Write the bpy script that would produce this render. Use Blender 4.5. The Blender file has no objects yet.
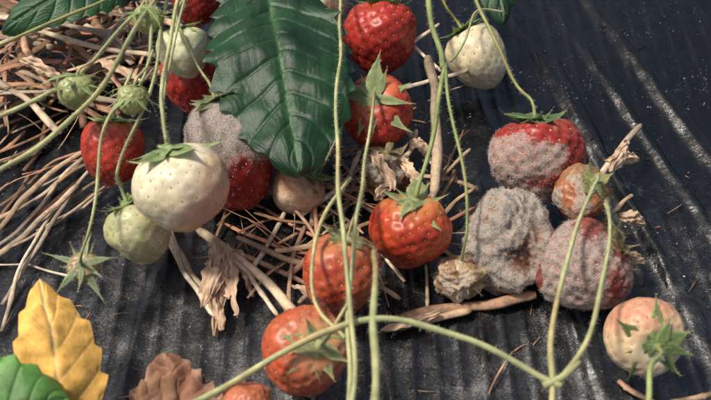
import bpy, math, random
import numpy as np
from mathutils import Vector, noise
rng=np.random.default_rng(7); random.seed(7)
sc=bpy.context.scene
sc.unit_settings.scale_length=0.01   # 1 unit = 1 cm
col_=sc.collection

# ---------------------------------------------------------------- camera / survey frame
PITCH=math.radians(48); DIST=44.0; LENS=50.0
R_=np.array([1,0,0.]); U_=np.array([0,math.sin(PITCH),math.cos(PITCH)]); Fw=np.array([0,math.cos(PITCH),-math.sin(PITCH)])
C_=np.array([0,0,1.5])-Fw*DIST
FP=LENS/36*711
def W(u,v,h):
    r=Fw+R_*(u-355.5)/FP-U_*(v-200)/FP
    t=(h-C_[2])/r[2]
    return C_+t*r
def depth(u,v,h): return float(np.dot(W(u,v,h)-C_,Fw))
def vdir(a):
    d=R_*a[0]+U_*a[1]-Fw*a[2]; return d/np.linalg.norm(d)
def nz(p,s=1.0,o=0.0): return noise.noise(Vector((p[0]*s+o,p[1]*s+o*1.7,p[2]*s-o)))
def sstep(a,b,x):
    t=np.clip((x-a)/(b-a),0,1); return t*t*(3-2*t)

# ---------------------------------------------------------------- mesh helpers
def mk(name,V,F,mats,parent=None,attrs=None,mi=None,smooth=True,loc=(0,0,0)):
    me=bpy.data.meshes.new(name)
    V=np.asarray(V,float)-np.array(loc)
    me.from_pydata(V.tolist(),[],[list(map(int,f)) for f in F])
    for m in mats: me.materials.append(m)
    if mi is not None: me.polygons.foreach_set('material_index',np.asarray(mi,dtype=np.int32))
    if smooth: me.polygons.foreach_set('use_smooth',np.ones(len(me.polygons),dtype=bool))
    for k,a in (attrs or {}).items():
        a=np.asarray(a,float)
        if a.ndim==2:
            if a.shape[1]==3: a=np.hstack([a,np.ones((len(a),1))])
            at=me.attributes.new(k,'FLOAT_COLOR','POINT'); at.data.foreach_set('color',a.ravel())
        else:
            at=me.attributes.new(k,'FLOAT','POINT'); at.data.foreach_set('value',a)
    me.update()
    ob=bpy.data.objects.new(name,me); col_.objects.link(ob)
    if parent: ob.parent=parent
    else: ob.location=loc
    return ob
def empty(name,loc):
    e=bpy.data.objects.new(name,None); e.location=loc; e.empty_display_size=0.5; col_.objects.link(e); return e
class Geo:
    def __init__(s): s.V=[];s.F=[];s.C=[];s.M=[];s.n=0
    def add(s,V,F,c,mi=0):
        V=np.asarray(V,float); s.V.append(V)
        s.F+= [[int(i)+s.n for i in f] for f in F]
        c=np.asarray(c,float)
        if c.ndim==1: c=np.tile(c,(len(V),1))
        s.C.append(c); s.M+=[mi]*len(F); s.n+=len(V)
    def build(s,name,mats,parent=None,loc=(0,0,0),smooth=True):
        return mk(name,np.vstack(s.V),s.F,mats,parent,{'Col':np.vstack(s.C)},s.M,smooth,loc)
def spline(P,step=0.25):
    P=np.asarray(P,float)
    Q=np.vstack([2*P[0]-P[1],P,2*P[-1]-P[-2]]); out=[]
    for i in range(1,len(Q)-2):
        n=max(2,int(np.linalg.norm(Q[i+1]-Q[i])/step))
        for k in range(n):
            t=k/n
            out.append(.5*((2*Q[i])+(-Q[i-1]+Q[i+1])*t+(2*Q[i-1]-5*Q[i]+4*Q[i+1]-Q[i+2])*t*t+(-Q[i-1]+3*Q[i]-3*Q[i+1]+Q[i+2])*t**3))
    out.append(P[-1]); return np.array(out)
def frames(P):
    T=np.gradient(P,axis=0); T/=np.linalg.norm(T,axis=1)[:,None]+1e-9
    up=np.array([0,0,1.]) if abs(T[0][2])<.9 else np.array([1.,0,0])
    N=np.zeros_like(P); n=up-T[0]*np.dot(up,T[0]); n/=np.linalg.norm(n)
    for i in range(len(P)):
        n=n-T[i]*np.dot(n,T[i]); n/=np.linalg.norm(n); N[i]=n
    return T,N,np.cross(T,N)
def tube(g,P,r,sides=9,col=(.3,.4,.1),flat=1.0,mi=0,cap=True,rib=0.0):
    P=np.asarray(P); n=len(P); r=np.broadcast_to(np.asarray(r,float),(n,))
    T,N,B=frames(P)
    a=np.linspace(0,2*math.pi,sides,endpoint=False)
    rr=1+rib*np.cos(a*3)
    V=(P[:,None,:]+r[:,None,None]*((rr*np.cos(a))[None,:,None]*N[:,None,:]*flat+(rr*np.sin(a))[None,:,None]*B[:,None,:])).reshape(-1,3)
    F=[]
    for i in range(n-1):
        for j in range(sides):
            k=(j+1)%sides; F.append((i*sides+j,i*sides+k,(i+1)*sides+k,(i+1)*sides+j))
    if cap:
        F.append(tuple(range(sides))[::-1]); F.append(tuple(range((n-1)*sides,n*sides)))
    c=np.asarray(col,float)
    if c.ndim==2: c=np.repeat(c,sides,axis=0)
    g.add(V,F,c,mi)
def blades(g,base,dirv,length,width,col,mi=0):
    n=len(base); side=np.cross(dirv,rng.normal(size=(n,3))); side/=np.linalg.norm(side,axis=1)[:,None]+1e-9
    V=np.stack([base-side*width[:,None]/2,base+side*width[:,None]/2,base+dirv*length[:,None]],1).reshape(-1,3)
    F=np.arange(3*n).reshape(-1,3); g.add(V,F,col,mi)

# ---------------------------------------------------------------- materials
def mat(name):
    m=bpy.data.materials.new(name); m.use_nodes=True
    return m,m.node_tree.nodes,m.node_tree.links,m.node_tree.nodes['Principled BSDF']
def attr(n,name):
    a=n.new('ShaderNodeAttribute'); a.attribute_name=name; return a
def noi(n,l,scale,detail=4,rough=.6,co=None):
    t=n.new('ShaderNodeTexNoise'); t.inputs['Scale'].default_value=scale; t.inputs['Detail'].default_value=detail; t.inputs['Roughness'].default_value=rough
    if co is None:
        c=n.new('ShaderNodeTexCoord'); co=c.outputs['Object']
    l.new(co,t.inputs['Vector']); return t
def ramp(n,l,src,stops):
    r=n.new('ShaderNodeValToRGB'); e=r.color_ramp.elements
    while len(e)<len(stops): e.new(.5)
    for i,(p,c) in enumerate(stops):
        e[i].position=p; e[i].color=(c,c,c,1) if not hasattr(c,'__len__') else (*c,1)
    l.new(src,r.inputs[0]); return r
def mix(n,l,a,b,f,mode='MIX'):
    m=n.new('ShaderNodeMix'); m.data_type='RGBA'; m.blend_type=mode; m.clamp_result=False
    for s,i in ((a,6),(b,7),(f,0)):
        if hasattr(s,'default_value') or hasattr(s,'is_linked'): l.new(s,m.inputs[i])
        elif hasattr(s,'__len__'): m.inputs[i].default_value=(*s,1)
        else: m.inputs[i].default_value=s
    return m.outputs[2]
def math_(n,l,op,a,b):
    m=n.new('ShaderNodeMath'); m.operation=op
    for s,i in ((a,0),(b,1)):
        if isinstance(s,(int,float)): m.inputs[i].default_value=s
        else: l.new(s,m.inputs[i])
    return m.outputs[0]
def bump(n,l,h,strength,dist,prev=None):
    b=n.new('ShaderNodeBump'); b.inputs['Strength'].default_value=strength; b.inputs['Distance'].default_value=dist
    l.new(h,b.inputs['Height'])
    if prev: l.new(prev,b.inputs['Normal'])
    return b.outputs['Normal']

# fruit skin
M_skin,n,l,b=mat('strawberry_skin')
ca=attr(n,'Col'); ma=attr(n,'mold')
n1=noi(n,l,1.6,5); n2=noi(n,l,4.5,7,.75); n3=noi(n,l,24,3,.65)
var=ramp(n,l,n1.outputs[0],[(.3,.68),(.7,1.15)])
c1=mix(n,l,ca.outputs['Color'],var.outputs[0],1.0,'MULTIPLY')
mm=math_(n,l,'ADD',ma.outputs['Fac'],math_(n,l,'MULTIPLY',math_(n,l,'SUBTRACT',n2.outputs[0],.5),2.6))
mk_=ramp(n,l,mm,[(.22,0.0),(.85,1.0)])
mc=ramp(n,l,n3.outputs[0],[(.3,(.40,.33,.26)),(.52,(.66,.60,.52)),(.72,(.86,.83,.77))])
mfac=math_(n,l,'MULTIPLY',mk_.outputs[0],.9)
l.new(mix(n,l,c1,mc.outputs[0],mfac),b.inputs['Base Color'])
ro=math_(n,l,'ADD',math_(n,l,'MULTIPLY',mk_.outputs[0],.5),.34); l.new(ro,b.inputs['Roughness'])
n9=noi(n,l,9,5,.7)
bn=bump(n,l,n9.outputs[0],.25,.05)
b2=n.new('ShaderNodeBump'); b2.inputs['Distance'].default_value=.15; l.new(mk_.outputs[0],b2.inputs['Strength']); l.new(n3.outputs[0],b2.inputs['Height']); l.new(bn,b2.inputs['Normal'])
l.new(b2.outputs[0],b.inputs['Normal'])
b.inputs['Subsurface Weight'].default_value=.2; b.inputs['Subsurface Radius'].default_value=(1,.35,.2); b.inputs['Subsurface Scale'].default_value=.25
b.inputs['Specular IOR Level'].default_value=.5

def colmat(name,rough=.6,spec=.4,sss=0,vscale=3,bscale=20,bstr=.3,lo=.7,hi=1.2,trans=0,dist=.05):
    m,n,l,b=mat(name)
    ca=attr(n,'Col'); n1=noi(n,l,vscale,5); n2=noi(n,l,bscale,5,.7)
    v=ramp(n,l,n1.outputs[0],[(.3,lo),(.7,hi)])
    cc=mix(n,l,ca.outputs['Color'],v.outputs[0],1.0,'MULTIPLY')
    l.new(cc,b.inputs['Base Color'])
    b.inputs['Roughness'].default_value=rough; b.inputs['Specular IOR Level'].default_value=spec
    if bstr: l.new(bump(n,l,n2.outputs[0],bstr,dist),b.inputs['Normal'])
    if sss:
        b.inputs['Subsurface Weight'].default_value=sss; b.inputs['Subsurface Radius'].default_value=(.8,1,.3); b.inputs['Subsurface Scale'].default_value=.15
    if trans:
        t=n.new('ShaderNodeBsdfTranslucent'); l.new(cc,t.inputs['Color'])
        ms=n.new('ShaderNodeMixShader'); ms.inputs[0].default_value=trans
        out=n['Material Output']; l.new(b.outputs[0],ms.inputs[1]); l.new(t.outputs[0],ms.inputs[2]); l.new(ms.outputs[0],out.inputs[0])
    return m
M_seed=colmat('achene_seed',.5,.4,bstr=.1)
M_fuzz=colmat('mold_fuzz',.95,.05,lo=.9,hi=1.1,bstr=0,trans=.45)
M_green=colmat('calyx_green',.6,.3,lo=.7,hi=1.3,vscale=2.5,trans=.2,bscale=16,bstr=.5)
M_stem=colmat('stem_green',.5,.35,sss=.12,vscale=1.6,bscale=14,bstr=.5,lo=.7,hi=1.25)
M_hair=colmat('plant_hair',.7,.2,bstr=0,trans=.4)
M_leaf=colmat('leaf_green',.34,.5,vscale=1.2,bscale=13,bstr=.45,lo=.6,hi=1.35,trans=.04,dist=.05)
M_dry=colmat('dried_leaf',.75,.2,vscale=1.5,bscale=9,bstr=.6,lo=.6,hi=1.3,trans=.12)
M_straw,n,l,b=mat('straw')
ca=attr(n,'Col'); n1=noi(n,l,2.2,6,.7); n2=noi(n,l,26,4,.7)
v=ramp(n,l,n1.outputs[0],[(.3,.4),(.52,1.0),(.72,1.3)]); v2=ramp(n,l,n2.outputs[0],[(.35,.7),(.65,1.1)])
c=mix(n,l,ca.outputs['Color'],v.outputs[0],1.0,'MULTIPLY'); c=mix(n,l,c,v2.outputs[0],1.0,'MULTIPLY')
l.new(c,b.inputs['Base Color']); b.inputs['Roughness'].default_value=.5
l.new(bump(n,l,n2.outputs[0],.6,.05),b.inputs['Normal'])

# plastic mulch: wet black film with splashed soil specks and a painted grey sheen
M_pl,n,l,b=mat('black_plastic_film')
dirt_sheen=attr(n,'dirt_sheen')
n2=noi(n,l,3,5,.65); n3=noi(n,l,15,4,.8); n4=noi(n,l,.7,5,.65); n5=noi(n,l,.9,3)
big=math_(n,l,'ADD',math_(n,l,'MULTIPLY',n4.outputs[0],.6),math_(n,l,'MULTIPLY',dirt_sheen.outputs['Fac'],.12))
sp=math_(n,l,'ADD',big,math_(n,l,'MULTIPLY',n3.outputs[0],.75))
spk=ramp(n,l,sp,[(.83,0.0),(.95,.5)])
haze=ramp(n,l,math_(n,l,'ADD',math_(n,l,'MULTIPLY',n2.outputs[0],.6),math_(n,l,'MULTIPLY',dirt_sheen.outputs['Fac'],.3)),[(.45,0.0),(.85,.8)])  # near the camera this paints a grey reflected sheen into the film colour
c=mix(n,l,(.0035,.004,.0045),(.040,.042,.044),haze.outputs[0]); c=mix(n,l,c,(.22,.215,.21),spk.outputs[0])
l.new(c,b.inputs['Base Color'])
rr=ramp(n,l,n5.outputs[0],[(.35,.10),(.65,.26)]); l.new(math_(n,l,'ADD',rr.outputs[0],math_(n,l,'MULTIPLY',spk.outputs[0],.5)),b.inputs['Roughness'])
b.inputs['Specular IOR Level'].default_value=.6
bb=bump(n,l,n2.outputs[0],.35,.10); bb=bump(n,l,n3.outputs[0],.18,.03,bb); l.new(bb,b.inputs['Normal'])
M_drop,n,l,b=mat('water'); b.inputs['Transmission Weight'].default_value=1; b.inputs['Roughness'].default_value=.04; b.inputs['IOR'].default_value=1.33
tn=noi(n,l,3); l.new(ramp(n,l,tn.outputs[0],[(0,.8),(1,1.0)]).outputs[0],b.inputs['Base Color'])
M_soil,n,l,b=mat('soil')
n2=noi(n,l,2,8,.7)
l.new(ramp(n,l,n2.outputs[0],[(.3,(.05,.032,.02)),(.7,(.16,.11,.07))]).outputs[0],b.inputs['Base Color']); b.inputs['Roughness'].default_value=.95
l.new(bump(n,l,n2.outputs[0],.8,.5),b.inputs['Normal'])

# ---------------------------------------------------------------- ground
def axis_pts(a,b,d,ext,nn):
    core=np.arange(a,b+d/2,d); k=np.linspace(0,1,nn+1)[1:]**1.6
    return np.concatenate([(a-ext*k)[::-1],core,b+ext*k])
xs=axis_pts(-26,27,.13,60,40); ys=axis_pts(-15,26,.14,150,60)
X,Y=np.meshgrid(xs,ys)
def wav(X,Y,n,lo,hi,seed):
    r=np.random.default_rng(seed); Z=np.zeros_like(X)
    for i in range(n):
        k=math.exp(r.uniform(math.log(lo),math.log(hi))); a=r.uniform(0,math.pi*2); Z+=np.sin(k*(X*math.cos(a)+Y*math.sin(a))+r.uniform(0,7))/(k/lo)**.8
    return Z/math.sqrt(n)
warp=wav(X,Y,6,.1,.5,3)*.5
q=(X+warp*.7+.04*Y)/.95
ribs=np.clip(np.abs(((q%1)-.5)*2),0,1); ribs=sstep(.5,.98,ribs)
ribamp=.11*np.clip(.5+.8*wav(X,Y,6,.1,.4,9),.06,1.2)
Z=ribs*ribamp+.22*wav(X,Y,10,.15,.8,5)+.040*wav(X,Y,24,1.5,7,6)
for (x0,y0,ang,wd,am) in [(12,4,-1.35,.30,.32),(14.5,5,-1.3,.25,.25),(16,8,-1.28,.4,.3),(10.5,9,-1.3,.3,.25),(-9,-6,1.4,.3,.22),(5,-9,1.5,.3,.2),(9.5,-7,-1.35,.3,.25),(1.5,-10,1.75,.2,.18)]:
    dx,dy=math.cos(ang),math.sin(ang); dist=(X-x0)*(-dy)+(Y-y0)*dx+wav(X,Y,4,.2,.6,int(x0*3)+50)*.25
    al=(X-x0)*dx+(Y-y0)*dy; Z+=am*np.exp(-(dist/wd)**2)*np.exp(-(al/14)**2)
nxn=len(xs); nyn=len(ys)
V=np.stack([X.ravel(),Y.ravel(),Z.ravel()],1)
I=np.arange(nxn*nyn).reshape(nyn,nxn)
F=np.stack([I[:-1,:-1].ravel(),I[:-1,1:].ravel(),I[1:,1:].ravel(),I[1:,:-1].ravel()],1)
D=.5+.45*wav(X,Y,8,.1,.6,21)-.05*Y  # soil patches, plus painted sky sheen that rises towards the camera
D=np.clip(D+.25*(1-ribs),-.2,1.3)
mk('plastic_mulch_film',V,F,[M_pl],attrs={'dirt_sheen':D.ravel()})
mk('soil_ground',[(-9000,-9000,-1.2),(9000,-9000,-1.2),(9000,9000,-1.2),(-9000,9000,-1.2)],[(0,1,2,3)],[M_soil],smooth=False)
def gz(x,y):
    i=min(max(np.searchsorted(xs,x),1),nxn-1); j=min(max(np.searchsorted(ys,y),1),nyn-1); return Z[j,i]
g=Geo(); ring=10
for k in range(4200):
    while True:
        x=random.uniform(-22,22); y=random.uniform(-13,22)
        d=nz((x,y,0),.35,4)+.35*nz((x,y,0),1.2,9)
        if d>random.uniform(-.2,.5): break
    r=min(.12,.018+random.expovariate(36)); z=gz(x,y)
    a=np.linspace(0,2*math.pi,ring,endpoint=False); a0=random.random()*3; e=1+random.uniform(0,.6)
    v=[(x,y,z+r*.5)]
    for (s,hh) in ((.5,.42),(.85,.22),(1.0,-.02)):
        for t in a:
            lx=r*s*math.cos(t)*e*(1+.12*math.sin(3*t+a0)); ly=r*s*math.sin(t)
            v.append((x+lx*math.cos(a0)-ly*math.sin(a0),y+lx*math.sin(a0)+ly*math.cos(a0),z+r*hh))
    f=[(0,1+i,1+(i+1)%ring) for i in range(ring)]
    for q_ in range(2):
        f+=[(1+q_*ring+i,1+(q_+1)*ring+i,1+(q_+1)*ring+(i+1)%ring,1+q_*ring+(i+1)%ring) for i in range(ring)]
    g.add(v,f,(1,1,1))
g.build('water_droplets',[M_drop])
g=Geo(); ico=np.array([(1,0,0),(-1,0,0),(0,1,0),(0,-1,0),(0,0,1),(0,0,-1)],float); icf=[(0,2,4),(2,1,4),(1,3,4),(3,0,4),(2,0,5),(1,2,5),(3,1,5),(0,3,5)]
for k in range(9500):
    while True:
        x=random.uniform(-22,22); y=random.uniform(-13,22)
        if nz((x,y,3),.3,14)+.7*nz((x,y,0),1.1,5)>random.uniform(-.05,.65): break
    r=.007+random.expovariate(110); r=min(r,.06)
    v=ico*r*rng.uniform(.4,1.5,(6,1))*np.array([1,1,.6]); c=random.choice([(.30,.29,.28),(.42,.41,.40),(.22,.21,.20),(.10,.08,.06),(.16,.12,.08)])
    g.add(v+np.array([x,y,gz(x,y)+r*.3]),icf,c)
g.build('soil_crumbs',[M_seed],smooth=False)

# ---------------------------------------------------------------- strawberries
RED=(.44,.032,.022); DRED=(.31,.018,.016); CREAM=(.80,.70,.47); GRNW=(.52,.56,.27)
CAL={}
def add_calyx(g,c,ax,R,n=10,L=1.0,open_=.2,curl=.6,col=(.16,.26,.07),top=0.0,seed=0):
    """sepals radiating from point c around axis ax"""
    r=random.Random(seed); ax=np.array(ax)
    t=np.array([1.,0,0]) if abs(ax[0])<.8 else np.array([0,1.,0]); x=np.cross(ax,t); x/=np.linalg.norm(x); y=np.cross(ax,x)
    HB=[];HD=[]
    for i in range(n):
        inner=i%2
        a=2*math.pi*(i+r.uniform(-.25,.25))/n; rad=x*math.cos(a)+y*math.sin(a); side=np.cross(ax,rad)
        ln=R*L*(1.0 if not inner else .72)*r.uniform(.8,1.2); wd=R*.20*(1.0 if not inner else .7)*r.uniform(.85,1.2)
        ang=open_+r.uniform(-.25,.25); cu=curl*r.uniform(.2,1.8)*(1 if r.random()>.2 else -0.6); tw=r.uniform(-.7,.7); sb=r.uniform(-.45,.45)
        P=c+rad*R*.05+ax*R*.02*(1+inner); m=9; V=[];Cc=[]
        cc=np.array(col)*r.uniform(.75,1.25)
        for k in range(m+1):
            s=k/m; th=ang+cu*(s-.35)*1.4
            d=rad*math.cos(th)+ax*math.sin(th)+side*sb*s; d/=np.linalg.norm(d)
            nn=np.cross(d,side); nn/=np.linalg.norm(nn)
            w=wd*(.55+.9*math.sin(math.pi*min(1,s*1.15+.12)) )*(1-s**3)*.75+.004
            sd=side*math.cos(tw*s)+nn*math.sin(tw*s)
            for q,hh in ((-1,.0),(-.5,.14),(0,-.02),(.5,.14),(1,0)):
                V.append(P+sd*w*q - nn*w*hh*-1.5); 
                Cc.append(cc*(1.25 if abs(q)==1 else (.8 if q==0 else 1.0))+(np.array([.14,.08,.01])*max(0,s-.7)*2))
                if abs(q)>.4:
                    for _ in range(2): HB.append(V[-1]+d*r.uniform(-.05,.05)); HD.append(sd*q+d*.3+np.array([r.gauss(0,.4) for _ in range(3)]))
            P=P+d*ln/m
        F=[(k*5+j,k*5+j+1,(k+1)*5+j+1,(k+1)*5+j) for k in range(m) for j in range(4)]
        g.add(V,F,Cc)
    HB=np.array(HB);HD=np.array(HD);HD/=np.linalg.norm(HD,axis=1)[:,None]
    blades(g,HB,HD,np.full(len(HB),.09),np.full(len(HB),.009),(.6,.62,.42))
    th=np.linspace(0,2*math.pi,10,endpoint=False); V=[c+ax*R*.12]
    for s,hh in ((.07,.10),(.13,.03),(.16,-.05)):
        V+=[c+(x*math.cos(t_)+y*math.sin(t_))*R*s+ax*R*hh for t_ in th]
    F=[(0,1+i,1+(i+1)%10) for i in range(10)]+[(1+q*10+i,1+(q+1)*10+i,1+(q+1)*10+(i+1)%10,1+q*10+(i+1)%10) for q in range(2) for i in range(10)]
    g.add(V,F,np.array(col)*1.3)
def berry(key,name,u,v,rp,asp=1.0,h=None,ax=(0,1,.2),c0=RED,c1=None,pale=None,palez=.75,blush=None,mold=None,amp=.05,tp=.2,
          calyx=True,cL=1.0,copen=.1,ccurl=.6,ccol=(.16,.27,.07),seeds=185,seedc=(.55,.36,.08),dents=(),fuzz=9000,dimple=None,cn=10,rest=1.0,ftone=1.0,ss=1.0,wr=0.0,ntn=84,flen=1.0):
    if dimple is None: dimple=.013 if 'unripe' in name else .034
    sd=int(u*7+v*3)%997
    hh=h if h is not None else 1.5
    for _ in range(6):
        R=rp*depth(u,v,hh)/FP
        if h is None: hh=R*rest
    c=W(u,v,hh); A=vdir(ax)
    t=np.array([0,0,1.]) if abs(A[2])<.8 else np.array([1.,0,0]); Xa=np.cross(A,t); Xa/=np.linalg.norm(Xa); Ya=np.cross(A,Xa); Rm=np.stack([Xa,Ya,A],1)
    nt,npn=ntn,int(ntn*1.52)
    th=np.linspace(0,math.pi,nt+1); ph=np.linspace(0,2*math.pi,npn,endpoint=False)
    TH,PH=np.meshgrid(th,ph,indexing='ij')
    S=np.stack([np.sin(TH)*np.cos(PH),np.sin(TH)*np.sin(PH),np.cos(TH)],-1).reshape(-1,3)
    i=np.arange(seeds); zf=1-2*(i+.5)/seeds; pf=i*2.39996; rs=np.sqrt(1-zf*zf)
    SP=np.stack([rs*np.cos(pf),rs*np.sin(pf),zf],1)+rng.normal(0,.03,(seeds,3)); SP/=np.linalg.norm(SP,axis=1)[:,None]; SP=SP[SP[:,2]<.9]
    dentw=[(np.array(vdir(d[0]))@Rm,d[1],d[2],d[3]) for d in dents]
    sq=1+random.Random(sd).uniform(-.06,.06)
    def dd_(S,dv,ds):
        o=np.array([nz(p,3.2,sd*.5) for p in S]); return np.exp(-(np.maximum(0,(1-S@dv)*(1+1.2*o)+.03*o)/ds)**2)
    def shape(S,micro=True):
        z=S[:,2]; w=(1+tp*z)/(1+tp*.35)
        rad=np.ones(len(S))
        ns=np.array([nz(p,1.1,sd*.37)*amp*2.2+nz(p,2.8,sd*.11)*amp*.7 for p in S])
        rad+=ns
        if wr:
            rad+=np.array([-wr*abs(nz(p,2.6,sd*.3))*2.2+wr*.8*nz(p,6,sd*.7)+wr*.4*nz(p,14,sd*.1) for p in S])
        if micro:
            dd=S@SP.T; md=np.arccos(np.clip(dd.max(1),-1,1)); sp_=math.sqrt(4*math.pi/seeds)
            rad+= -dimple*np.exp(-(md/(sp_*.25))**2)+dimple*.25*sstep(0.2,.6,md/sp_)
        for dv,ds,dp,_c in dentw:
            rad-=dp*dd_(S,dv,ds)
        P=S*rad[:,None]; P[:,0]*=w*R*sq; P[:,1]*=w*R/sq; P[:,2]*=R*asp
        P[:,2]-=R*.16*np.exp(-((1-z)/.06))
        return P
    P=shape(S); Wn=P@Rm.T
    z=S[:,2]; nzv=np.array([nz(p,1.6,sd*.2+5) for p in S])
    col=np.tile(np.array(c0,float),(len(S),1))
    if c1 is not None: f=sstep(-.35,.5,nzv*1.2)[:,None]; col=col*(1-f)+np.array(c1)*f
    if pale is not None: f=sstep(palez-.3,palez+.25,z+nzv*.4)[:,None]; col=col*(1-f)+np.array(pale)*f
    if blush is not None:
        bd=vdir(blush[0])@Rm; f=(sstep(blush[2],blush[2]+.8,S@bd+nzv*.4)*blush[3])[:,None]; col=col*(1-f)+np.array(blush[1])*f
    md_=np.zeros(len(S))
    if mold is not None:
        mdv=vdir(mold[0])@Rm; md_=np.clip((S@mdv+mold[1]+nzv*.9)*1.3,0,mold[2] if len(mold)>2 else 1.0)
    for dv,ds,dp,dc in dentw:
        if dc is not None: f=dd_(S,dv,ds*.9)[:,None]; col=col*(1-f)+np.array(dc)*f; md_=md_*(1-f[:,0]*.8)
    e=empty(name,c.tolist())
    F=[]
    for a in range(nt):
        for b_ in range(npn):
            k=(b_+1)%npn; F.append((a*npn+b_,(a+1)*npn+b_,(a+1)*npn+k,a*npn+k))
    mk('fruit',Wn,F,[M_skin],e,{'Col':col,'mold':md_})
    g=Geo(); PS=shape(SP,False)*(1-dimple*.72)
    mini=[(0,0,1)]+[(math.sin(a)*math.cos(b_),math.sin(a)*math.sin(b_),math.cos(a)) for a in (1.05,2.1) for b_ in np.linspace(0,2*math.pi,6,endpoint=False)]+[(0,0,-1)]
    mini=np.array(mini); mf=[(0,1+i_,1+(i_+1)%6) for i_ in range(6)]+[(1+i_,7+i_,7+(i_+1)%6,1+(i_+1)%6) for i_ in range(6)]+[(13,7+(i_+1)%6,7+i_) for i_ in range(6)]
    for p,s in zip(PS,SP):
        if random.random()<.05: continue
        nrm=s/np.array([1,1,asp]); nrm/=np.linalg.norm(nrm)
        dn=np.array([0,0,-1.])+nrm*nrm[2]; dn+=rng.normal(0,.1,3); dn/=np.linalg.norm(dn)+1e-6; sdv=np.cross(nrm,dn)
        kk=random.uniform(.8,1.15)*R/2*ss
        V=mini[:,0:1]*sdv*.036*kk+mini[:,1:2]*nrm*.028*kk+mini[:,2:3]*dn*.066*kk
        g.add((V+p)@Rm.T,mf,np.array(seedc)*random.uniform(.55,1.3))
    g.build('seeds',[M_seed],e)
    cal_p=np.array([0,0,R*asp*(1-.10)])
    if mold is not None and fuzz:
        g=Geo(); k=rng.integers(0,len(S),fuzz*4)
        patch=np.array([nz(p,4.2,sd*.9)+.5*nz(p,9,sd*.4) for p in S])
        k=k[((md_[k]+patch[k]*1.1)*rng.uniform(.3,1,len(k))>.30)&(rng.random(len(k))<np.maximum(.1,np.sin(np.repeat(th,npn))[k]))][:fuzz]
        Nn=S[k]/np.array([1,1,asp]); Nn/=np.linalg.norm(Nn,axis=1)[:,None]
        base=(P[k]+rng.normal(0,.02*R,(len(k),3))); d=Nn+rng.normal(0,.6,base.shape); d/=np.linalg.norm(d,axis=1)[:,None]
        ln=rng.uniform(.02,.09,len(k))*(.5+md_[k])*flen
        tone=np.repeat(rng.uniform(.60,.98,len(k)),3)[:,None]*np.array([1,.95,.87])*ftone
        blades(g,base@Rm.T,d@Rm.T,ln,rng.uniform(.008,.016,len(k)),np.minimum(tone,1))
        k2=k[:len(k)//5]; 
        for kk in k2:
            rr_=random.uniform(.008,.026); pp=P[kk]+S[kk]*random.uniform(0,.04)+rng.normal(0,.02,3)
            g.add((ico*rr_+pp)@Rm.T,icf,np.array([1,.95,.87])*random.uniform(.4,.95)*ftone)
        g.build('mold_fuzz',[M_fuzz],e)
    cw=c+Rm@cal_p
    if calyx:
        g=Geo(); add_calyx(g,Rm@cal_p,A,R,cn,cL,copen,ccurl,ccol,seed=sd)
        g.build('calyx',[M_green],e)
    CAL[key]=(cw+A*R*.05,A,e,c)
    return e

B=berry
B('r1','ripe_strawberry',380,39,38,1.0,ax=(.05,1,.0),h=2.6,pale=(.52,.12,.05),palez=.95,ccurl=.9,copen=.1,cL=1.0)
B('w2','unripe_strawberry',478,58,31,1.08,h=2.2,ax=(-.55,1,.1),c0=CREAM,c1=(.72,.63,.38),seedc=(.42,.26,.1),cL=.8,ccurl=.3,amp=.03)
B('w3','unripe_strawberry',318,3,31,.95,h=2.4,ax=(.1,1,-.1),c0=CREAM,c1=(.7,.6,.36),seedc=(.45,.28,.1),calyx=True)
B('r4','ripe_strawberry',377,114,38,.95,h=2.4,ax=(-.1,.45,1),c1=(.50,.06,.025),pale=(.60,.16,.06),palez=.95,cL=1.2,copen=.0,ccurl=.4,ccol=(.26,.32,.14))
B('r0','ripe_strawberry',196,2,26,1.0,h=3.6,ax=(0,1,.1),c0=DRED)
B('w5','unripe_strawberry',184,52,27,1.0,h=5.0,ax=(-.2,1,.2),c0=(.76,.72,.48),c1=(.64,.64,.38),seedc=(.5,.4,.2),cL=.9,copen=-.2,ccurl=.2,ccol=(.24,.34,.1),ss=.8)
B('r6','ripe_strawberry',196,80,36,1.0,h=2.2,ax=(-.2,1,.1),c0=RED)
B('m7','moldy_strawberry',230,153,44,1.34,h=2.8,ax=(-.25,1,.25),c0=(.34,.022,.018),c1=(.43,.035,.024),mold=((-.10,.8,.7),.14,1.0),fuzz=18000,amp=.05,tp=.12,cL=.7,ccurl=.2,ccol=(.28,.32,.16),ftone=1.06,flen=.9)
B('r8','ripe_strawberry',112,152,32,1.1,h=2.8,ax=(.1,1,.2),c0=(.48,.045,.025),pale=(.6,.2,.08),palez=.9,cL=.9,copen=0,ccurl=.3,ccol=(.22,.32,.10))
B('w9','unripe_strawberry',181,187,47,.95,h=5.2,ax=(-.25,1,.35),c0=(.84,.74,.52),c1=(.76,.69,.44),blush=((.9,-.5,.1),(.64,.32,.20),.0,.65),seedc=(.56,.42,.20),cL=1.0,copen=-.15,ccurl=.5,ccol=(.28,.38,.16),tp=.1,ss=.85,amp=.04,dimple=.012)
B('g10','unripe_strawberry',140,232,33,1.0,h=2.6,ax=(-.4,1,.2),c0=(.52,.52,.26),c1=(.60,.56,.34),seedc=(.42,.30,.1),cL=.9,ccol=(.24,.32,.12))
B('p11','unripe_strawberry',297,190,28,.95,ax=(.6,.6,.5),c0=(.66,.36,.20),c1=(.70,.50,.30),blush=((-.3,-1,.3),(.75,.62,.45),.0,.8),seedc=(.5,.25,.08),cL=1.0,ccol=(.22,.3,.1))
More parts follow.
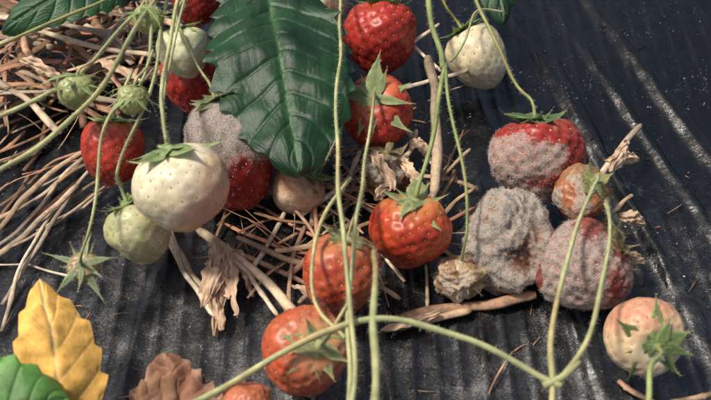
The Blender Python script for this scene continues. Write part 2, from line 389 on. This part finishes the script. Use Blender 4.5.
B('d12','rotten_strawberry',386,172,27,.9,ax=(0,.8,.5),c0=(.16,.08,.04),c1=(.30,.2,.12),amp=.2,seeds=110,mold=((.2,.5,.8),-.3,.6),fuzz=3000,seedc=(.25,.14,.05),cL=1.0,ccol=(.30,.24,.12),ccurl=1.2,dimple=.05,wr=.06,ftone=.85)
B('o13','ripe_strawberry',411,232,41,.96,h=2.3,ax=(.1,.9,.5),c0=(.52,.072,.024),c1=(.48,.045,.022),pale=(.62,.26,.08),palez=.85,cL=.95,copen=-.1,ccurl=.5,ccol=(.28,.32,.14),seedc=(.5,.28,.06))
B('m14','rotten_moldy_strawberry',507,238,41,1.28,ax=(.05,1,.15),c0=(.24,.14,.09),c1=(.38,.27,.19),mold=((-.2,.3,.9),.22,.68),amp=.11,fuzz=20000,tp=-.22,calyx=False,wr=.062,ntn=130,flen=1.15,
  dents=[((.22,-.45,.85),.075,.24,(.13,.055,.03)),((-.55,.6,.7),.02,.08,(.22,.12,.07)),((.7,.1,.7),.02,.08,(.28,.15,.09))],seedc=(.35,.25,.16),dimple=.04,ftone=.86)
B('m15','moldy_strawberry',536,160,47,.93,ax=(-.05,1,.15),h=2.6,c0=(.34,.03,.022),c1=(.38,.06,.035),mold=((-.55,-.5,.6),-.02,.64),fuzz=13000,amp=.05,cL=.8,copen=.1,ccurl=.5,ccol=(.12,.2,.08),seedc=(.5,.3,.12),dimple=.05,flen=1.0,ftone=.92)
B('o16','moldy_strawberry',580,195,30,.95,h=3.2,ax=(.3,.5,.8),c0=(.38,.13,.05),c1=(.34,.20,.10),mold=((-.5,-.2,.7),-.5,.55),fuzz=3500,seedc=(.5,.3,.1),cL=.7,ccol=(.25,.26,.10),amp=.07,wr=.02)
B('m17','moldy_strawberry',581,268,49,.98,ax=(.8,.55,.3),c0=(.26,.065,.05),c1=(.34,.13,.09),mold=((-.4,.2,.8),-.04,.60),fuzz=15000,amp=.05,cL=.75,ccol=(.26,.2,.09),ccurl=.9,seedc=(.62,.44,.30),dimple=.065,seeds=210,flen=.9,ftone=.92)
B('w18','unripe_strawberry',642,333,41,.93,h=2.6,ax=(.15,-.25,1),c0=(.76,.57,.34),c1=(.78,.66,.44),blush=((-.2,.9,.3),(.68,.30,.18),.0,.85),seedc=(.5,.28,.1),cL=1.1,copen=-.1,ccurl=.4,ccol=(.20,.28,.10),dimple=.026,amp=.04)
B('o19','ripe_strawberry',340,276,43,1.0,h=2.6,ax=(.2,.9,.3),c0=(.54,.12,.05),c1=(.48,.065,.03),pale=(.62,.28,.12),palez=.9,cL=.8,ccol=(.3,.3,.14),seedc=(.55,.33,.1))
B('o20','ripe_strawberry',302,352,45,1.0,h=2.8,ax=(.45,.3,.85),c0=(.58,.15,.07),c1=(.52,.09,.035),pale=(.66,.34,.16),palez=.85,cL=.9,copen=-.1,ccurl=.5,ccol=(.38,.40,.18),seedc=(.55,.33,.1))
B('o22','ripe_strawberry',246,408,26,1.0,h=3.2,ax=(.2,1,.2),c0=(.58,.18,.09),seedc=(.55,.33,.1),calyx=False)
B('d23','shrivelled_strawberry',459,278,27,.85,ax=(.05,.8,.6),c0=(.32,.19,.10),c1=(.50,.36,.22),amp=.12,seeds=110,seedc=(.3,.18,.08),mold=((-.4,-.2,.8),-.5,.5),fuzz=1500,cL=1.25,copen=-.7,ccurl=.3,ccol=(.54,.42,.26),cn=16,dimple=.05,wr=.09)
B('f24','strawberry_fruitlet',84,268,17,.9,h=2.8,ax=(.1,.3,.9),c0=(.34,.22,.10),c1=(.42,.33,.16),seeds=70,cL=2.3,copen=-.25,ccurl=.3,ccol=(.32,.40,.22),seedc=(.3,.2,.1),dimple=.05)
B('f25','strawberry_fruitlet',75,92,19,1.0,h=6.2,ax=(.2,.9,.3),c0=(.34,.38,.15),c1=(.40,.42,.18),seeds=90,cL=2.6,copen=-.4,ccurl=.6,ccol=(.28,.36,.15),seedc=(.3,.25,.1))
B('f26','strawberry_fruitlet',132,100,16,1.0,h=6.6,ax=(.2,.9,.3),c0=(.34,.38,.15),c1=(.40,.42,.18),seeds=90,cL=2.8,copen=-.5,ccurl=.6,ccol=(.30,.38,.16),seedc=(.3,.25,.1))
B('f27','strawberry_fruitlet',148,20,16,1.0,h=6.2,ax=(0,1,.3),c0=(.34,.38,.15),c1=(.40,.42,.18),seeds=90,cL=2.5,copen=-.4,ccurl=.6,ccol=(.24,.33,.12),seedc=(.3,.25,.1))

# ---------------------------------------------------------------- stems
SG=(.27,.33,.12); SL=(.41,.43,.21)
def stem(pts,r0=.10,r1=None,col=SG,end=None,name='strawberry_stem',hair=70):
    P=[W(*p) for p in pts]
    if end:
        cw,A,_,_c=CAL[end]
        dl=P[-1]-cw; L=np.linalg.norm(dl)
        P.append(cw+A*min(.55,L*.25)+dl/L*min(.35,L*.15)); P.append(cw-A*.05)
    P=spline(np.array(P),.22); n=len(P)
    r1=(r1 if r1 else r0*.85)*.80; r0*=.80
    jit=np.array([[nz(p,.3,1),nz(p,.3,7),nz(p,.3,13)] for p in P])*.22
    env=np.minimum(1,np.arange(n)[::-1]/6)[:,None]; P=P+jit*env
    r=np.linspace(r0,r1,n)*(1+.14*np.array([nz(p,1.0,2) for p in P]))
    if end: r[-3:]*=np.array([1.1,1.3,1.45])
    g=Geo(); c=np.array([np.array(col)*(1+.5*nz(p,.5,20))+np.array([.20,.0,-.02])*max(0,nz(p,.35,33)) for p in P])
    tube(g,P,r,12,c,rib=.05)
    T,N,Bn=frames(P); k=rng.integers(0,n,int(hair*n*.22)); a=rng.uniform(0,2*math.pi,len(k))
    d=N[k]*np.cos(a)[:,None]+Bn[k]*np.sin(a)[:,None]; base=P[k]+d*r[k][:,None]*.95+T[k]*rng.uniform(-.1,.1,len(k))[:,None]
    dd=d+rng.normal(0,.25,d.shape); dd/=np.linalg.norm(dd,axis=1)[:,None]
    blades(g,base,dd,rng.uniform(.06,.18,len(k)),np.full(len(k),.010),(.66,.66,.5),1)
    return g.build(name,[M_stem,M_hair])
stem([(343,-40,5),(339,60,6),(336,140,6),(345,230,6),(353,320,5.5),(350,425,5)],.085,.12,SL)
stem([(347,425,4.6),(349,330,5),(356,260,5.2),(361,190,4.8),(367,150,4.2)],.12,.085,SL,end='r4')
stem([(371,425,5),(375,330,5.2),(379,285,4.8),(378,262,4.2),(372,245,3.4)],.20,.13,SL)
stem([(423,-40,5),(432,20,5.5),(443,68,5.5)],.15,.17,SG)
stem([(443,66,5.5),(436,120,5.2),(424,165,4.6)],.14,.10,SG,end='o13')
stem([(442,66,5.5),(452,115,5.3),(462,175,4.6),(465,225,3.6)],.10,.07,SG,end='d23')
stem([(468,-30,4.6),(488,25,4.8),(513,80,4.6)],.11,.08,SG,end='m15')
stem([(448,62,5.4),(466,40,5.0),(478,10,4.8),(505,12,4.6)],.07,.05,SL)
stem([(430,-30,4.5),(445,0,4.4)],.08,.07,SG,end='w2')
stem([(405,-40,5.4),(395,-15,5)],.09,.07,SG,end='r1')
stem([(170,412,3.6),(255,368,4.3),(330,328,5),(395,319,5.2),(465,338,5),(535,374,5),(562,386,5)],.15,.14,SL)
stem([(553,425,4.5),(555,385,5),(553,340,5),(560,290,5.1),(574,238,4.8)],.15,.09,SL,end='o16')
stem([(560,384,5),(590,338,5.4),(606,275,5.6),(612,225,5),(606,200,4.4)],.13,.08,SL)
stem([(607,206,4.6),(614,225,4.0)],.08,.07,SL,end='m17')
stem([(545,386,5),(562,378,5.15),(580,362,5.2)],.17,.12,SL)
stem([(648,425,4.6),(648,390,5.0),(649,365,5.0)],.13,.10,SG,end='w18')
stem([(352,300,5.3),(340,318,5)],.08,.07,SL,end='o20')
stem([(349,175,5.2),(326,210,5.0),(314,255,4.9),(318,300,4.8),(345,338,5)],.10,.09,SL)
stem([(362,200,4.9),(354,220,4.7)],.07,.06,SL,end='o19')
stem([(340,130,5.5),(325,160,4.2)],.06,.05,SL,end='p11')
stem([(168,-40,6),(110,45,6.5),(50,92,6.5),(-40,138,6)],.10,.12,SL)
stem([(178,-40,6.5),(130,40,7),(70,120,7),(-40,195,6.5)],.13,.13,SL)
stem([(160,-40,6.2),(146,60,6.4),(128,100,5.4)],.10,.08,SL,end='r8')
stem([(190,-40,6),(168,40,7),(158,90,7.8)],.12,.1,SL,end='w9')
stem([(172,-40,5),(150,80,6.4),(122,165,5.4)],.11,.08,SL,end='g10')
stem([(130,70,6.8),(105,130,6.4),(98,190,5.4)],.09,.07,SL,end='f24')
stem([(205,-40,6.4),(190,-8,6.4)],.1,.08,SL,end='w5')
stem([(110,45,6.6),(92,62,7.0)],.07,.06,SL,end='f25')
stem([(150,50,6.9),(142,68,7.2)],.07,.06,SL,end='f26')
stem([(165,-40,6.6),(155,-15,6.8)],.07,.06,SL,end='f27')
stem([(-40,60,5),(40,30,5.5),(120,-10,6),(150,-40,6)],.08,.1,SG)
stem([(178,30,6.6),(195,66,5.4)],.08,.07,SL,end='m7')
stem([(200,-40,7),(176,30,7.4),(160,100,7.2),(166,140,7)],.08,.07,SL)

# ---------------------------------------------------------------- leaves
def leaf(name,base,tip,width,nrm,m,col,veincol,teeth=9,bend=.15,cup=.12,crumple=.0,w_off=0,quilt=.07,toothd=.10,shape=.85,stalk=None,seed=0,edgecol=None,asym=0.0):
    b0=np.array(base); t0=np.array(tip); L=np.linalg.norm(t0-b0); d=(t0-b0)/L; nrm=np.array(nrm,float); nrm-=d*np.dot(nrm,d); nrm/=np.linalg.norm(nrm); sd=np.cross(d,nrm)
    ns,nt=teeth*18,96; V=[];C=[]
    for i in range(ns+1):
        s=i/ns; w0=width/2*(math.sin(math.pi*min(1,s**shape))**.62+.01)
        for j in range(nt+1):
            t=-1+2*j/nt; at=abs(t); sg=1 if t>0 else -1
            off=.35 if t<0 else 0
            ph_=(s*teeth+off-.25)%1; tooth=1+toothd*((ph_ if ph_<.8 else (1-ph_)*4)-.6)*(1 if s>.1 else 0)*(1+.5*nz((s*4,sg,0),1,seed))
            edge=1+(tooth-1)*sstep(.78,1,at)+.08*nz((s*2.5,sg*3,0),1,seed+2)*at+asym*sg*at
            p=s*teeth-at*1.5+off+.35*nz((s*3,t,0),1,seed+60)
            fr=abs((p%1)-.5)*2; vein=math.exp(-((1-fr)/.09)**2)*(.45+.55*(1-at)); mid=math.exp(-(t*w0/(.03*width))**2)
            sv=abs(((at*8+s*3+1.4*nz((s*14,t*5,0),1,seed))%1)-.5)*2; ve2=math.exp(-((1-sv)/.25)**2)*(1-vein)
            pill=math.sqrt(max(0,1-(fr-.0)**2)) if fr<1 else 0
            q=quilt*(-vein*.8-mid*1.4-ve2*.15+.8*pill*min(1,at*5)*(1-.4*at))
            x=s*L+toothd*width*(tooth-1)*sstep(.85,1,at)*.3
            y=t*w0*edge
            z=-bend*L*(2*s-1)**2+cup*width*(at**1.4)*(-1)+q+.09*width*nz((x,y,0),.3,seed)+.03*width*nz((x,y,0),.9,seed+3)+.06*width*sstep(.6,1,at)*nz((x,sg*3,0),.8,seed+5)
            if crumple:
                z+=crumple*width*(nz((x,y,0),.55,seed+9)+.5*nz((x,y,0),1.5,seed+19)); y+=crumple*width*.5*nz((x,y,5),.6,seed+29)
            V.append(b0+d*x+sd*y+nrm*z)
            f=min(1,vein*.5+mid*.85+ve2*.10); cc=np.array(col)*(1-f)+np.array(veincol)*f
            cc=cc*(1+.45*nz((x,y,2),.6,seed+40))
            if edgecol is not None: e_=sstep(.6,1,at+.4*nz((x,y,0),.8,seed)); cc=cc*(1-e_)+np.array(edgecol)*e_
            C.append(np.clip(cc,0,1))
    F=[(i*(nt+1)+j,i*(nt+1)+j+1,(i+1)*(nt+1)+j+1,(i+1)*(nt+1)+j) for i in range(ns) for j in range(nt)]
    g=Geo(); g.add(V,F,C)
    if stalk is not None:
        P=spline([b0+d*.2]+[np.array(p) for p in stalk],.3); tube(g,P,.11,9,(.3,.38,.13))
    ob=g.build(name,[m]); return ob
GD=(.011,.046,.015); GV=(.045,.11,.04)
leaf('strawberry_leaf',W(258,-62,6.6),W(298,155,5.6),6.7,vdir((.10,.30,1)),M_leaf,GD,GV,teeth=12,bend=.07,cup=.07,seed=3,shape=1.18,quilt=.10,toothd=.17,stalk=[W(251,-97,5.5),W(230,-147,3)])
leaf('strawberry_leaf',W(150,-38,5),W(0,16,5.2),3.2,vdir((.1,.3,1)),M_leaf,(.02,.075,.022),GV,teeth=9,seed=13,toothd=.18)
leaf('strawberry_leaf',W(470,-70,4.6),W(508,6,4.2),3.0,vdir((.2,.4,1)),M_leaf,(.02,.07,.022),GV,teeth=8,seed=23,toothd=.18)
leaf('strawberry_leaf',W(-75,440,5.5),W(66,396,5.6),4.6,vdir((.1,.3,1)),M_leaf,(.10,.25,.05),(.16,.31,.08),teeth=8,seed=33,toothd=.18)
leaf('yellow_strawberry_leaf',W(74,475,3.6),W(42,270,5.2),3.1,vdir((.35,.1,1)),M_dry,(.80,.46,.11),(.82,.58,.24),teeth=7,bend=.05,crumple=.10,seed=43,toothd=.2,quilt=.05)
leaf('dried_strawberry_leaf',W(190,445,2.2),W(155,350,2.6),3.2,vdir((0,.3,1)),M_dry,(.30,.15,.09),(.42,.25,.16),teeth=6,crumple=.28,bend=.1,seed=53,toothd=.3,edgecol=(.46,.28,.19))
leaf('dried_strawberry_leaf',W(130,435,2.0),W(205,372,2.4),2.4,vdir((.2,.2,1)),M_dry,(.34,.19,.11),(.42,.27,.17),teeth=6,crumple=.28,bend=.1,seed=63,toothd=.3)

# ---------------------------------------------------------------- straw
g=Geo()
SC=[(.50,.29,.15),(.60,.42,.26),(.46,.24,.12),(.68,.54,.38),(.26,.14,.07),(.50,.23,.13),(.42,.29,.18),(.56,.34,.22)]
def straw(p,q,r=.12,flat=.45,bend=.0,col=None,nseg=14):
    p=np.array(p);q=np.array(q); t=np.linspace(0,1,nseg)[:,None]; P=p+(q-p)*t
    L=np.linalg.norm(q-p); sd=np.cross(q-p,[0,0,1.]); sd/=np.linalg.norm(sd)+1e-6
    P=P+sd*bend*L*np.sin(math.pi*t)+np.array([0,0,1.])*L*.03*np.sin(math.pi*t*1.3+p[0])
    if random.random()<.3:
        kx=random.uniform(.3,.7); P=P+sd*np.maximum(0,t-kx)*L*random.uniform(-.5,.5)
    P=P+np.array([[nz(x_,.6,3),nz(x_,.6,8),nz(x_,.6,15)*.5] for x_ in P])*.15
    P[:,2]=np.maximum(P[:,2],.12+r*flat)
    c=np.array(col if col is not None else random.choice(SC))*random.uniform(.7,1.2)
    tt=np.linspace(0,1,nseg); cs=np.clip(c[None,:]*(1+.35*np.sin(tt*random.uniform(3,9)+p[0]*3))[:,None],0,1)
    rr=r*(1+.10*np.sin(tt*9+p[1])); 
    for nd in range(random.choice([0,0,1])): rr=rr*(1+.35*np.exp(-((tt-random.uniform(.2,.8))/.035)**2))
    rr[-1]*=random.uniform(.3,1); rr[0]*=random.uniform(.6,1)
    tube(g,P,rr,10,cs,flat=flat,rib=.20)
ex=[(170,238,.6,208,300,.4,.2),(198,228,1.0,300,315,.5,.22),(238,238,.9,335,268,.7,.13),(285,212,1.0,252,272,.6,.1),(350,222,1.2,285,275,.5,.15),
(383,330,.35,470,308,.7,.16),(400,322,.4,535,293,.8,.24),(428,55,3.0,432,200,1.6,.22),(396,92,2.4,470,68,2.6,.12),(440,22,3.0,372,68,2.4,.1),(600,172,2.6,640,126,1.6,.13),(612,210,2.4,632,193,2.4,.09),
(672,402,1.2,715,392,1.2,.1),(490,398,.3,514,350,.3,.04),(-10,264,.3,100,266,.6,.05),(90,148,1.8,-10,236,1.2,.15),(78,185,1.2,-10,268,.6,.14),(100,160,1.0,0,300,.6,.10),(120,180,.8,10,245,1.,.08),
(62,196,1.0,2,330,.3,.08),(0,70,1.5,134,112,2.,.18),(-10,105,1,120,60,1.8,.2),(30,30,2.6,150,60,2.6,.16),(-10,50,2.6,70,20,2.6,.2),(0,18,2.4,120,30,2.6,.16),(60,100,1.6,140,10,2.6,.14),(-10,80,2.4,60,130,1.8,.17),(20,20,2.8,30,90,2.,.16),
(230,250,.5,330,290,.4,.12),(300,215,1.,380,150,1.4,.12),(330,250,.6,400,300,.5,.12),(390,120,1.4,440,170,1.4,.13),(425,200,1.6,470,150,1.6,.08),(425,265,.8,428,320,.3,.07),(620,380,.3,668,410,.6,.12),(440,70,2.2,395,30,2.4,.1),
(165,215,1.2,215,320,.6,.12),(275,250,.8,345,235,1.,.14),(210,245,1.2,290,300,.8,.1),(360,150,1.8,350,175,1.6,.12),(415,130,1.8,405,165,1.5,.12)]
for (a,b_,h1,c_,d_,h2,r) in ex: straw(W(a,b_,h1),W(c_,d_,h2),r,.5,random.uniform(-.05,.05),random.choice([(.66,.50,.33),(.60,.41,.25),(.56,.33,.2),(.72,.58,.42)]),20)
for k in range(150):
    u=random.uniform(-60,150); v=random.uniform(-20,118-max(0,u)*.25); h=random.uniform(.2,2.2)
    a=random.gauss(.35,.9); L=random.uniform(2.,9); c=W(u,v,h); d=np.array([math.cos(a),math.sin(a)*random.choice([-1,1]),random.uniform(-.12,.12)])*L/2
    straw(c-d,c+d,random.choice([.03,.05,.08,.12,.18,.24])*random.uniform(.8,1.2),random.uniform(.12,.5),random.uniform(-.18,.18))
for k in range(110):
    u=random.gauss(320,75); v=random.gauss(195,60)
    if u<205 or u>470 or v>300: continue
    h=random.uniform(.15,1.2); a=random.uniform(0,math.pi); L=random.uniform(1.5,7); c=W(u,v,h); d=np.array([math.cos(a),math.sin(a),random.uniform(-.06,.06)])*L/2
    straw(c-d,c+d,random.choice([.02,.04,.07,.10])*random.uniform(.8,1.2),random.uniform(.15,.5),random.uniform(-.16,.16))
for k in range(24):
    u=random.uniform(-20,110); v=random.uniform(130,235); h=random.uniform(.15,.9); a=random.gauss(.75,.35); L=random.uniform(2.5,6); c=W(u,v,h); d=np.array([math.cos(a),math.sin(a),random.uniform(-.05,.05)])*L/2
    straw(c-d,c+d,random.uniform(.03,.12),.4,random.uniform(-.12,.12))
for k in range(60):
    u=random.uniform(0,711); v=random.uniform(100,400); a=random.uniform(0,math.pi); L=random.uniform(.2,1.1); c=W(u,v,.12); d=np.array([math.cos(a),math.sin(a),0])*L/2
    straw(c-d,c+d,random.uniform(.012,.03),.6,0,nseg=6)
def sheath(u0,v0,h0,u1,v1,h1,wd,seed,col=(.64,.46,.31)):
    a=W(u0,v0,h0); b_=W(u1,v1,h1); L=np.linalg.norm(b_-a); d=(b_-a)/L; up=vdir((random.uniform(-.4,.4),.2,1)); up-=d*np.dot(up,d); up/=np.linalg.norm(up); sd=np.cross(d,up)
    V=[];C=[]; ns,nt=30,16; k1=random.uniform(-1,1)
    for i in range(ns+1):
        s=i/ns; w=wd*(math.sin(math.pi*(s*.93+.03))**.6)*(1+.35*nz((s*4,seed,0),1,seed))
        for j in range(nt+1):
            t=-1+2*j/nt; tw=nz((s*1.5,seed,1),1,seed)*1.6+k1*.5
            ww=w*(1+.45*nz((s*9,np.sign(t)*2,seed),1,seed)*abs(t))
            z=.5*ww*(t*t)*-1+.2*nz((s*6,t*2.5,seed),1,seed)+.02*math.sin(t*20)
            y=t*ww; p=a+d*s*L+sd*(y*math.cos(tw)-z*math.sin(tw))+up*(y*math.sin(tw)+z*math.cos(tw))+up*.3*math.sin(math.pi*s)
            p[2]=max(p[2],.14+.02*nz((s*9,t*5,seed))); V.append(p); C.append(np.array(col)*(1+.5*nz((s*3,t*6,seed),1.5,seed)))
    F=[(i*(nt+1)+j,i*(nt+1)+j+1,(i+1)*(nt+1)+j+1,(i+1)*(nt+1)+j) for i in range(ns) for j in range(nt)]
    g.add(V,F,np.clip(C,0,1),1)
for i,s in enumerate([(216,240,1.3,202,306,.9,.42),(226,244,1.4,236,316,.8,.36),(206,262,1.1,232,296,1.1,.38),(232,252,1.0,214,336,.4,.26),(238,250,.8,254,296,.6,.3),(228,262,1.4,210,296,1.3,.3),(212,280,1.0,222,330,.6,.24),(610,172,2.8,628,140,2.4,.3),(606,160,2.4,640,160,2.2,.3),(618,215,2.2,645,225,2.0,.3),
  (620,255,1.8,645,262,1.2,.25),(380,330,.6,440,312,.9,.22),(372,150,2.4,392,190,2.4,.4),(402,158,2.2,418,188,2.,.3),(395,180,2.2,375,200,2.,.3),(290,285,.5,340,300,.5,.25),(100,60,2.4,140,80,2.6,.3),(20,60,2.6,60,75,2.4,.3),(410,140,2.0,430,150,2,.3)]): sheath(*s,seed=i*3.3)
g.build('straw_mulch',[M_straw,M_dry])

# ---------------------------------------------------------------- light
w=bpy.data.worlds.new('World'); sc.world=w; w.use_nodes=True; nt=w.node_tree
sky=nt.nodes.new('ShaderNodeTexSky'); sky.sky_type='NISHITA'; sky.sun_disc=False
EL=math.radians(62); AZ=math.radians(-85)   # measured from +Y towards +X
sky.sun_elevation=EL; sky.sun_rotation=AZ; sky.air_density=1.0; sky.dust_density=5.0; sky.ozone_density=.6
nt.links.new(sky.outputs[0],nt.nodes['Background'].inputs[0]); nt.nodes['Background'].inputs[1].default_value=.10
sd_=Vector((math.sin(AZ)*math.cos(EL),math.cos(AZ)*math.cos(EL),math.sin(EL)))
ld=bpy.data.lights.new('sun','SUN'); ld.energy=3.5; ld.angle=math.radians(7); ld.color=(1,.93,.83)
lo=bpy.data.objects.new('sun',ld); lo.rotation_euler=sd_.to_track_quat('Z','Y').to_euler(); lo.location=(0,0,300); col_.objects.link(lo)
cd=bpy.data.cameras.new('camera'); cam=bpy.data.objects.new('camera',cd); col_.objects.link(cam)
cd.lens=LENS; cd.sensor_width=36; cam.location=C_.tolist(); cam.rotation_euler=(math.pi/2-PITCH,0,0)
cd.clip_start=.5; cd.clip_end=20000
cd.dof.use_dof=True; cd.dof.focus_distance=44.8; cd.dof.aperture_fstop=.14
sc.camera=cam
sc.view_settings.view_transform='Standard'; sc.view_settings.look='None'; sc.view_settings.exposure=0
